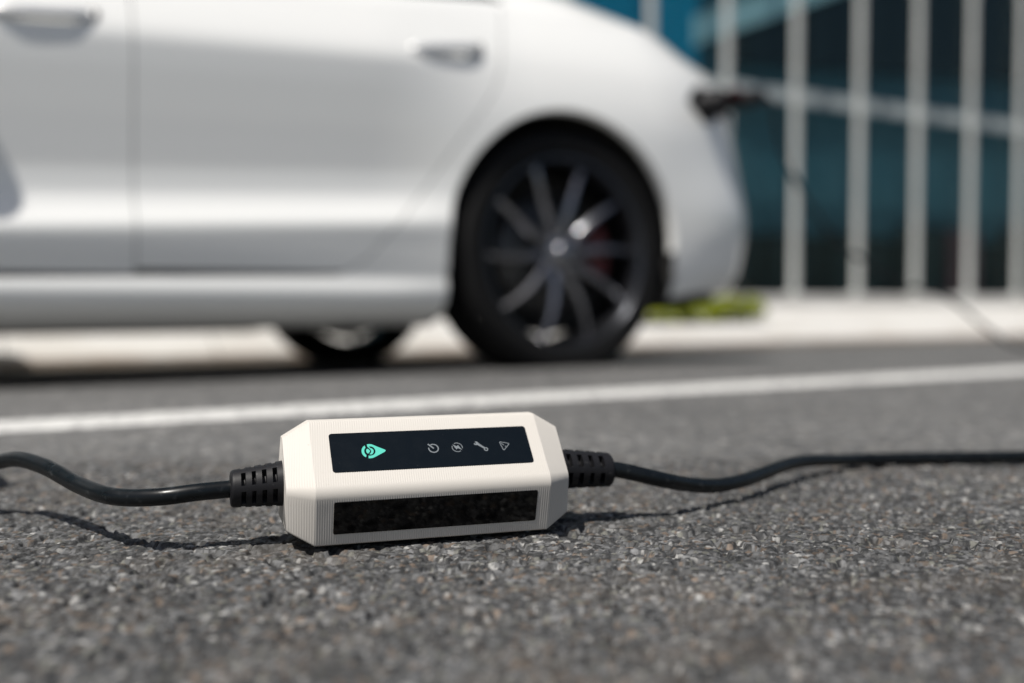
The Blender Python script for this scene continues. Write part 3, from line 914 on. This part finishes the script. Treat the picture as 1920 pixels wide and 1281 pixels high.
# wheels
def arc_pts(cx, cy, r, a0, a1, n):
    return [(cx + r * math.cos(R(a0 + (a1 - a0) * i / n)), cy + r * math.sin(R(a0 + (a1 - a0) * i / n))) for i in range(n + 1)]
TR, RR, HW = 0.374, 0.290, 0.122
def wheel_meshes():
    prof = [(RR - 0.004, -HW + 0.022), (RR + 0.012, -HW + 0.008), (RR + 0.035, -HW), (RR + 0.055, -HW + 0.004), (TR - 0.014, -HW + 0.012), (TR - 0.004, -HW + 0.024)]
    for g in (-0.06, -0.02, 0.02, 0.06):
        prof += [(TR, g - 0.006), (TR - 0.008, g - 0.004), (TR - 0.008, g + 0.004), (TR, g + 0.006)]
    prof += [(TR - 0.004, HW - 0.024), (TR - 0.014, HW - 0.012), (RR + 0.055, HW - 0.004), (RR + 0.035, HW), (RR + 0.012, HW - 0.008), (RR - 0.004, HW - 0.022)]
    out = {}
    out['tyre'] = lathe(prof, 96)
    rp = [(RR - 0.004, HW - 0.020), (RR + 0.005, HW - 0.012), (RR + 0.004, HW - 0.006), (RR - 0.006, HW - 0.006), (RR - 0.014, HW - 0.018), (RR - 0.022, HW - 0.05), (RR - 0.026, 0.0), (RR - 0.022, -HW + 0.03), (RR - 0.004, -HW + 0.022)]
    out['rim'] = lathe(rp, 96)
    # spokes: slim twisted blades
    bm = bmesh.new()
    n = 12
    rings = []
    for i in range(n + 1):
        t = i / n; r = 0.045 + (RR - 0.012 - 0.045) * t
        wd = 0.010 * (1 - t) + 0.0100 + 0.020 * max(0, t - 0.75) ** 1.2
        y = HW - 0.052 + 0.030 * math.sin(t * 2.2) * 0.9 - 0.01 * t
        tw = 0.35 * (t - 0.2)
        ring = []
        for (a, b) in ((-1, -1.5), (-1, -0.35), (-0.6, 0.35), (0.0, 0.75), (0.6, 0.35), (1, -0.35), (1, -1.5)):
            xx = a * wd; yy = b * 0.013
            ring.append(bm.verts.new((xx * math.cos(tw) - yy * math.sin(tw) + 0.012 * math.sin(t * 3.0), y + xx * math.sin(tw) + yy * math.cos(tw), r)))
        rings.append(ring)
    for i in range(n):
        for k in range(6):
            bm.faces.new((rings[i][k], rings[i][k + 1], rings[i + 1][k + 1], rings[i + 1][k]))
        bm.faces.new((rings[i][6], rings[i][0], rings[i + 1][0], rings[i + 1][6]))
    bm.faces.new(rings[0]); bm.faces.new(rings[-1][::-1])
    bmesh.ops.recalc_face_normals(bm, faces=bm.faces)
    me = bpy.data.meshes.new('spoke'); bm.to_mesh(me); bm.free()
    me.polygons.foreach_set('use_smooth', [True] * len(me.polygons)); me.set_sharp_from_angle(angle=R(40)); me.materials.append(M['rim'])
    out['spoke'] = me
    out['hub'] = lathe([(0.0, HW - 0.018), (0.022, HW - 0.019), (0.030, HW - 0.024), (0.034, HW - 0.036), (0.050, HW - 0.042), (0.064, HW - 0.055), (0.066, HW - 0.09), (0.0, HW - 0.09)], 40)
    out['nut'] = lathe([(0.0, HW - 0.034), (0.007, HW - 0.035), (0.009, HW - 0.040), (0.009, HW - 0.06)], 10)
    out['disc'] = lathe([(0.06, 0.012), (0.193, 0.012), (0.195, 0.006), (0.195, -0.012), (0.193, -0.018), (0.06, -0.018)], 64)
    out['shield'] = lathe([(0.04, -0.026), (0.238, -0.026), (0.245, -0.012), (0.247, -0.012), (0.240, -0.030), (0.04, -0.030)], 48)
    return out
WM = wheel_meshes()
wheel_proto = {}
def make_wheel(xc, sg):
    wroot = obj('wheel', *WM['rim'], 'rim_dark', car, sharp=40)
    wroot.location = (xc, sg * 0.838, 0.350)
    if sg < 0: wroot.rotation_euler = (0, 0, math.pi)
    obj('tyre', *WM['tyre'], 'tyre', wroot, sharp=35)
    for i in range(10):
        s = bpy.data.objects.new('spoke', WM['spoke']); COL.objects.link(s); s.parent = wroot
        s.rotation_euler = (0, R(36 * i + 19), 0)
    obj('hub_cap', *WM['hub'], 'rim', wroot, sharp=40)
    for i in range(5):
        nu = obj('wheel_nut', *WM['nut'], 'steel', wroot)
        nu.location = (0.052 * math.cos(R(72 * i + 20)), 0, 0.052 * math.sin(R(72 * i + 20)))
    obj('brake_disc', *WM['disc'], 'steel', wroot)
    obj('brake_shield', *WM['shield'], 'under', wroot)
    # caliper on the rearward side of the disc
    bm = bmesh.new()
    n = 12; ra, rb = 0.125, 0.205
    ring = []
    base = 180 if sg > 0 else 0
    for i in range(n + 1):
        a = R(base - 28 + 56 * i / n)
        ring.append([bm.verts.new((r * math.cos(a), y, r * math.sin(a))) for (r, y) in ((ra, 0.045), (rb, 0.045), (rb, -0.05), (ra, -0.05))])
    for i in range(n):
        for k in range(4):
            bm.faces.new((ring[i][k], ring[i][(k + 1) % 4], ring[i + 1][(k + 1) % 4], ring[i + 1][k]))
    bm.faces.new(ring[0]); bm.faces.new(ring[-1][::-1])
    bmesh.ops.bevel(bm, geom=bm.edges[:], offset=0.004, segments=1, affect='EDGES')
    bobj('brake_caliper', bm, 'red', wroot)
for xc in (WX, 2.96):
    for sg in (1, -1):
        make_wheel(xc, sg)
Vt, Ft = tube([(0.0, -0.72, 0.33), (0.0, 0.72, 0.33)], 0.03, 12); obj('rear_axle', Vt, Ft, 'under', car)

# ------------------------------------------------------------------ portable charger on the road
DEV_YAW = 0.314
DO = np.array([-0.0567, 0.7607, 0.0])
AX = np.array([math.cos(DEV_YAW), math.sin(DEV_YAW), 0]); BX = np.array([-math.sin(DEV_YAW), math.cos(DEV_YAW), 0])
dev = empty('portable_charger', tuple(DO), (0, 0, DEV_YAW))
tag(dev, 'cream ribbed in-cable charging box with black display panel and cables lying on asphalt', 'charger')
def W2D(p):
    p = np.asarray(p, float) - DO
    return np.stack([p @ AX, p @ BX, p[..., 2]], -1)
LH, EX = 0.093, 0.0202
SEC = [(0.0112, 0.0036), (0.0, 0.0462), (0.0461, 0.0944), (0.0580, 0.0944), (0.1041, 0.0462), (0.0929, 0.0036)]
SEC_E = [(0.0184, 0.0149), (0.0144, 0.0462), (0.0461, 0.0825), (0.0580, 0.0825), (0.0897, 0.0462), (0.0857, 0.0149)]
RAD = [0.0018, 0.0115, 0.0030, 0.0030, 0.0115, 0.0018]
def rounded(sec, rad, na=7, ns=7):
    n = len(sec); P = []
    cor = []
    for i in range(n):
        a, b, c = (np.array(sec[(i + k) % n], float) for k in (-1, 0, 1))
        d0 = (a - b) / np.linalg.norm(a - b); d1 = (c - b) / np.linalg.norm(c - b)
        ang = math.acos(np.clip(d0 @ d1, -1, 1)); t = rad[i] / math.tan(ang / 2)
        p0, p1 = b + d0 * t, b + d1 * t
        ctr = b + (d0 + d1) / np.linalg.norm(d0 + d1) * (rad[i] / math.sin(ang / 2))
        pts = []
        for k in range(na):
            s = k / (na - 1)
            v = (p0 - ctr) * (1 - s) + (p1 - ctr) * s
            pts.append(ctr + v / np.linalg.norm(v) * rad[i])
        cor.append(pts)
    for i in range(n):
        P += cor[i]
        q0, q1 = cor[i][-1], cor[(i + 1) % n][0]
        for k in range(1, ns):
            P.append(q0 + (q1 - q0) * k / ns)
    return np.array(P)
def housing():
    A = rounded(SEC, RAD); B = rounded(SEC_E, [0.0015, 0.009, 0.0025, 0.0025, 0.009, 0.0015])
    n = len(A)
    nx_ = np.roll(A, -1, 0) - np.roll(A, 1, 0)
    nrm = np.stack([-nx_[:, 1], nx_[:, 0]], -1); nrm /= np.linalg.norm(nrm, axis=1)[:, None]
    cen = A.mean(0)
    if ((A - cen) * nrm).sum() < 0: nrm = -nrm
    wl = np.concatenate([[0], np.cumsum(np.linalg.norm(np.diff(A, axis=0), axis=1))])
    PIT = 0.00182
    st = np.concatenate([np.linspace(-LH - EX, -LH, 60)[:-1], np.linspace(-LH, LH, 620), np.linspace(LH, LH + EX, 60)[1:]])
    V = []
    for a in st:
        t = np.clip((abs(a) - LH) / EX, 0, 1)
        # small rounding where the taper starts
        t = np.where(abs(a) > LH, t, 0.0)
        S = A * (1 - t) + B * t
        ph = (a + 0.36 * wl) / PIT
        tri = np.abs(2 * (ph - np.floor(ph)) - 1)
        amp = 0.00040 * np.clip((LH + EX - abs(a)) / 0.001, 0, 1)
        S = S + nrm * (amp * (tri - 0.7))[:, None]
        for k in range(n): V.append((a, S[k][0], S[k][1]))
    Fc = []
    for i in range(len(st) - 1):
        for k in range(n):
            k2 = (k + 1) % n
            Fc.append((i * n + k, i * n + k2, (i + 1) * n + k2, (i + 1) * n + k))
    Fc.append(tuple(range(n))[::-1]); Fc.append(tuple((len(st) - 1) * n + k for k in range(n)))
    o = obj('housing', V, Fc, 'cream', dev, smooth=True, sharp=60)
    return o
housing()
Kp = np.array([0.0, 0.0462]); Tp = np.array([0.0461, 0.0944]); Bp = np.array([0.0112, 0.0036])
eU = (Tp - Kp) / np.linalg.norm(Tp - Kp); nU = np.array([-eU[1], eU[0]])
eL = (Bp - Kp) / np.linalg.norm(Bp - Kp); nL = np.array([eL[1], -eL[0]])
def on_face(a, t, h, face):
    e, nn = (eU, nU) if face == 'U' else (eL, nL)
    q = Kp + e * t + nn * h
    return (a, q[0], q[1])
def rrect(a0, a1, t0, t1, r, n=6):
    P = []
    for (cx, cy, s) in ((a1 - r, t1 - r, 0), (a0 + r, t1 - r, 90), (a0 + r, t0 + r, 180), (a1 - r, t0 + r, 270)):
        P += arc_pts(cx, cy, r, s, s + 90, n)
    return P
def flat_prism(name, loop, h0, h1, face, m, parent, bev=0.0):
    n = len(loop)
    c = np.mean(loop, 0)
    V = [on_face(a, t, h0, face) for a, t in loop]
    if bev:
        V += [on_face(a, t, h1 - bev, face) for a, t in loop]
        ins = [(a + (c[0] - a) / abs(c[0] - a + 1e-9) * bev * 0.7, t + (c[1] - t) / abs(c[1] - t + 1e-9) * bev * 0.7) for a, t in loop]
        V += [on_face(a, t, h1, face) for a, t in ins]
        L = 3
    else:
        V += [on_face(a, t, h1, face) for a, t in loop]; L = 2
    Fc = []
    for l in range(L - 1):
        for k in range(n):
            k2 = (k + 1) % n
            Fc.append((l * n + k, l * n + k2, (l + 1) * n + k2, (l + 1) * n + k))
    bm = bmesh.new()
    vs = [bm.verts.new(v) for v in V]
    for f in Fc: bm.faces.new([vs[i] for i in f])
    bm.faces.new([vs[(L - 1) * n + k] for k in range(n)])
    bm.faces.new([vs[k] for k in range(n)][::-1])
    bmesh.ops.recalc_face_normals(bm, faces=bm.faces)
    return bobj(name, bm, m, parent)
PANEL_H = 0.00035
disp = flat_prism('display_panel', rrect(-0.0788, 0.0824, 0.0173, 0.0538, 0.0026), -0.003, PANEL_H, 'U', 'screen', dev, 0.00015)
flat_prism('lower_window', rrect(-0.0795, 0.0822, 0.0083, 0.0349, 0.0016), -0.003, 0.00035, 'L', 'window', dev, 0.00015)

# printed marks on the display (mm in the panel plane)
PRINT0, PRINT1 = PANEL_H + 0.00001, PANEL_H + 0.00006
def marks(name, loops, m):
    """each loop is a flat outline in mm; triangulated by bmesh"""
    bm = bmesh.new()
    for loop in loops:
        top = [bm.verts.new(on_face(a / 1000, t / 1000, PRINT1, 'U')) for a, t in loop]
        bot = [bm.verts.new(on_face(a / 1000, t / 1000, PRINT0, 'U')) for a, t in loop]
        f = bm.faces.new(top)
        n = len(loop)
        for k in range(n):
            bm.faces.new((top[k], top[(k + 1) % n], bot[(k + 1) % n], bot[k]))
    bmesh.ops.triangulate(bm, faces=[f for f in bm.faces if len(f.verts) > 4])
    return bobj(name, bm, m, disp)
def stroke(pts, wd):
    p = np.array(pts, float)
    t = np.gradient(p, axis=0); t /= np.linalg.norm(t, axis=1)[:, None]
    nn = np.stack([-t[:, 1], t[:, 0]], -1) * wd / 2
    # one quad at a time keeps the outline simple
    out = []
    for i in range(len(p) - 1):
        out.append([tuple(p[i] + nn[i]), tuple(p[i + 1] + nn[i + 1]), tuple(p[i + 1] - nn[i + 1]), tuple(p[i] - nn[i])])
    return out
def ring_arc(cx, cy, r, a0, a1, wd, n=36):
    return stroke(arc_pts(cx, cy, r, a0, a1, n), wd)
def smooth_loop(pts, n=4):
    p = np.array(pts, float)
    q = catmull(np.vstack([p[-2:], p, p[:2]]), n)
    return [tuple(v) for v in q[2 * n:-(2 * n - 0)][:len(pts) * n]]
outer = [(-50.15, 41.97), (-49.24, 42.22), (-48.06, 42.25), (-46.62, 41.99), (-45.24, 41.29), (-41.68, 39.12), (-37.15, 36.63), (-36.21, 35.86), (-36.14, 35.32), (-37.02, 34.3), (-41.93, 31.56), (-45.85, 29.49), (-47.38, 28.96), (-48.85, 28.82), (-50.29, 28.9)]
inner_r = [(-50.07, 31.32), (-48.55, 31.23), (-47.21, 31.42), (-45.81, 32.13), (-44.78, 33.32), (-44.17, 34.88), (-44.18, 36.31), (-44.65, 37.76), (-45.52, 39.06), (-46.61, 39.75), (-47.75, 39.99), (-48.86, 39.93)]
tongue = [(-47.79, 38.47), (-46.82, 38.06), (-45.91, 37.12), (-45.51, 35.85), (-45.71, 34.61), (-46.4, 33.23), (-47.38, 32.4), (-48.55, 32.38), (-49.17, 32.68), (-47.91, 34.03), (-47.37, 35.42), (-47.6, 36.5), (-48.59, 37.98), (-49.97, 39.84)]
left_c = [(-51.94, 41.12), (-53.17, 40.02), (-54.2, 38.65), (-54.82, 36.91), (-54.99, 35.14), (-54.71, 33.18), (-54.01, 31.73), (-53.0, 30.52), (-52.11, 30.03), (-51.59, 31.94), (-52.28, 32.86), (-52.83, 34.31), (-52.92, 35.73), (-52.64, 37.14), (-52.07, 38.18), (-51.48, 38.86), (-51.76, 40.12)]
drop = [(-50.34, 37.99), (-51.11, 37.05), (-51.41, 35.82), (-51.2, 34.57), (-50.47, 33.38), (-49.87, 33.52), (-49.02, 34.45), (-48.23, 35.56), (-48.76, 36.56), (-49.52, 37.5)]
marks('logo_mark', [outer + inner_r + tongue, left_c, drop], 'teal')
marks('power_icon', ring_arc(2.1, 35.4, 3.85, 118 - 360 + 360, 118 + 0 - 0 - 310, 0.95, 44) + stroke([(-1.8, 39.7), (2.3, 35.3)], 1.15), 'grey_print')
bolt = [(18.02, 38.49), (20.79, 36.6), (21.5, 36.45), (22.53, 37.59), (24.06, 34.46), (25.15, 32.45), (21.88, 34.58), (20.54, 33.25), (19.47, 35.37)]
marks('charging_icon', [bolt] + ring_arc(21.5, 35.3, 4.2, 118, -16, 0.6, 22) + ring_arc(21.5, 35.3, 4.2, 158, 302, 0.6, 22), 'grey_print')
wr = [(36.14, 38.6), (35.7, 38.1), (36.2, 37.0), (37.3, 36.55), (38.5, 36.75), (43.15, 33.0), (44.2, 34.0), (39.5, 38.0), (39.4, 39.2), (38.5, 40.1), (37.3, 40.2), (36.9, 39.75), (38.0, 38.9), (37.6, 38.1), (37.0, 38.0)]
marks('wrench_icon', [wr] + ring_arc(44.85, 32.25, 1.35, 0, 360, 0.9, 24), 'grey_print')
tri = [(57.31, 38.91), (65.47, 36.7), (59.31, 30.13)]
def rounded_tri(P, r):
    L = []
    for i in range(3):
        a, b, c = (np.array(P[(i + k) % 3]) for k in (-1, 0, 1))
        d0 = (a - b) / np.linalg.norm(a - b); d1 = (c - b) / np.linalg.norm(c - b)
        p0, p1 = b + d0 * r, b + d1 * r
        for s in np.linspace(0, 1, 6): L.append((1 - s) ** 2 * p0 + 2 * s * (1 - s) * b + s * s * p1)
    L.append(L[0]); return L
marks('warning_icon', stroke(rounded_tri(tri, 1.3), 0.62) + stroke([(58.5, 37.3), (60.65, 35.35)], 0.6) + [arc_pts(61.6, 34.15, 0.45, 0, 330, 11)], 'grey_print')

# strain reliefs with two visible rows of slots
def boot(side):
    a_in, a_out = (-0.109, -0.1525) if side < 0 else (0.109, 0.1650)
    c_in, c_out = (0.0466, 0.0440) if side < 0 else (0.0462, 0.0425)
    r_in, r_out = (0.0180, 0.0142) if side < 0 else (0.0176, 0.0146)
    nl, nt_ = 110, 144
    V = []; Fc = []
    for i in range(nl + 1):
        t = i / nl
        a = a_in + (a_out - a_in) * t; zc = c_in + (c_out - c_in) * t
        r = r_in + (r_out - r_in) * t
        te = (1 - t) * abs(a_out - a_in)
        rnd = 0.003
        if te < rnd: r -= rnd * (1 - math.sqrt(max(0, 1 - (1 - te / rnd) ** 2)))
        for k in range(nt_):
            th = 360 * k / nt_
            rr = r
            inrow = any(abs((th - c + 180) % 360 - 180) < 21 for c in (36, 96, 156, 216, 276, 336))
            for sl in (0.22, 0.40, 0.58, 0.76):
                if abs(t - sl - 0.02) < 0.036 and inrow: rr = r - 0.0058
            an = R(th)
            # th=0 looks to the camera side (-b), 90 up
            V.append((a, 0.05 - rr * math.cos(an), zc + rr * math.sin(an)))
    for i in range(nl):
        for k in range(nt_):
            k2 = (k + 1) % nt_
            Fc.append((i * nt_ + k, i * nt_ + k2, (i + 1) * nt_ + k2, (i + 1) * nt_ + k))
    Fc.append(tuple(nl * nt_ + k for k in range(nt_)))
    Fc.append(tuple(range(nt_))[::-1])
    return obj('strain_relief', V, Fc, 'boot', dev, smooth=True, sharp=35)
boot(-1); boot(1)

# cables
CR = 0.0068
lc = [(-0.19, 0.7715, 0.0452), (-0.2167, 0.7625, 0.0438), (-0.2388, 0.7533, 0.0432), (-0.263, 0.7474, 0.041), (-0.2911, 0.7534, 0.0389), (-0.3157, 0.7656, 0.0389), (-0.349, 0.7938, 0.0418), (-0.3887, 0.8263, 0.0498), (-0.4243, 0.8531, 0.0523), (-0.4545, 0.8738, 0.0464), (-0.4745, 0.8742, 0.0402),
      (-0.515, 0.9030, 0.0340), (-0.54, 0.915, 0.028), (-0.60, 0.955, 0.022), (-0.67, 1.00, 0.013), (-0.70, 1.06, 0.010), (-0.67, 1.11, 0.014), (-0.60, 1.09, 0.024), (-0.545, 1.02, 0.031), (-0.535, 0.985, 0.025), (-0.56, 0.945, 0.0100), (-0.65, 0.905, 0.0080), (-0.75, 0.90, 0.0075), (-0.95, 0.93, 0.0075), (-1.3, 1.0, 0.0075), (-1.8, 0.95, 0.0075)]
V, Fc = tube(catmull(W2D(np.array(lc)), 12), CR, 24)
obj('supply_cable', V, Fc, 'cable', dev, sharp=60)

PORT = np.array(car.matrix_basis @ Vector((-0.612, 0.925, 0.865)))
PDIR = np.array((car.matrix_basis.to_3x3() @ Vector((-0.80, 0.56, 0.10)).normalized()))
conn_end = PORT + PDIR * 0.20
rc = [(0.060, 0.8500, 0.0440), (0.0905, 0.8560, 0.0428), (0.129, 0.8636, 0.0331), (0.1578, 0.888, 0.0242), (0.1875, 0.9146, 0.018), (0.2184, 0.9457, 0.0166), (0.2537, 0.9893, 0.0174), (0.2927, 1.0386, 0.0183), (0.3317, 1.0775, 0.0155), (0.3706, 1.111, 0.0104),
      (0.4088, 1.1335, 0.0078), (0.4996, 1.1451, 0.0078), (0.5906, 1.153, 0.0078),
      (0.90, 1.18, 0.0078), (1.5, 1.30, 0.0078), (2.4, 1.75, 0.0078), (3.0, 2.6, 0.0078), (2.75, 3.45, 0.0078), (2.25, 3.75, 0.008), (1.93, 3.74, 0.012), (1.78, 3.72, 0.085), (1.62, 3.70, 0.20)]
def inv(px, py, Y):
    x = (px - 960) / 1866.7; y = (640.5 - py) / 1866.7
    P = math.atan(74.5 / 1866.7); c, s = math.cos(P), math.sin(P)
    k = Y / (c + s * y)
    return (k * x, Y, CAM_H + k * (-s + c * y))
rc += [inv(1700, 536, 3.66), inv(1640, 502, 3.62), inv(1570, 450, 3.58), inv(1510, 370, 3.54), inv(1465, 280, 3.50)]
rc += [tuple(conn_end + PDIR * 0.012 + np.array([0.012, 0, -0.03])), tuple(conn_end - PDIR * 0.01)]
V, Fc = tube(catmull(W2D(np.array(rc)), 12), CR, 24)
obj('vehicle_cable', V, Fc, 'cable', dev, sharp=60)
# connector in the car's port
cp_pts = [PORT - PDIR * 0.03, PORT + PDIR * 0.0, PORT + PDIR * 0.01, PORT + PDIR * 0.05, PORT + PDIR * 0.07, PORT + PDIR * 0.10, PORT + PDIR * 0.15, PORT + PDIR * 0.185, PORT + PDIR * 0.20]
V, Fc = tube(W2D(np.array(cp_pts)), [0.036, 0.038, 0.050, 0.050, 0.038, 0.030, 0.029, 0.025, 0.014], 24)
obj('connector', V, Fc, 'boot', dev, sharp=50)
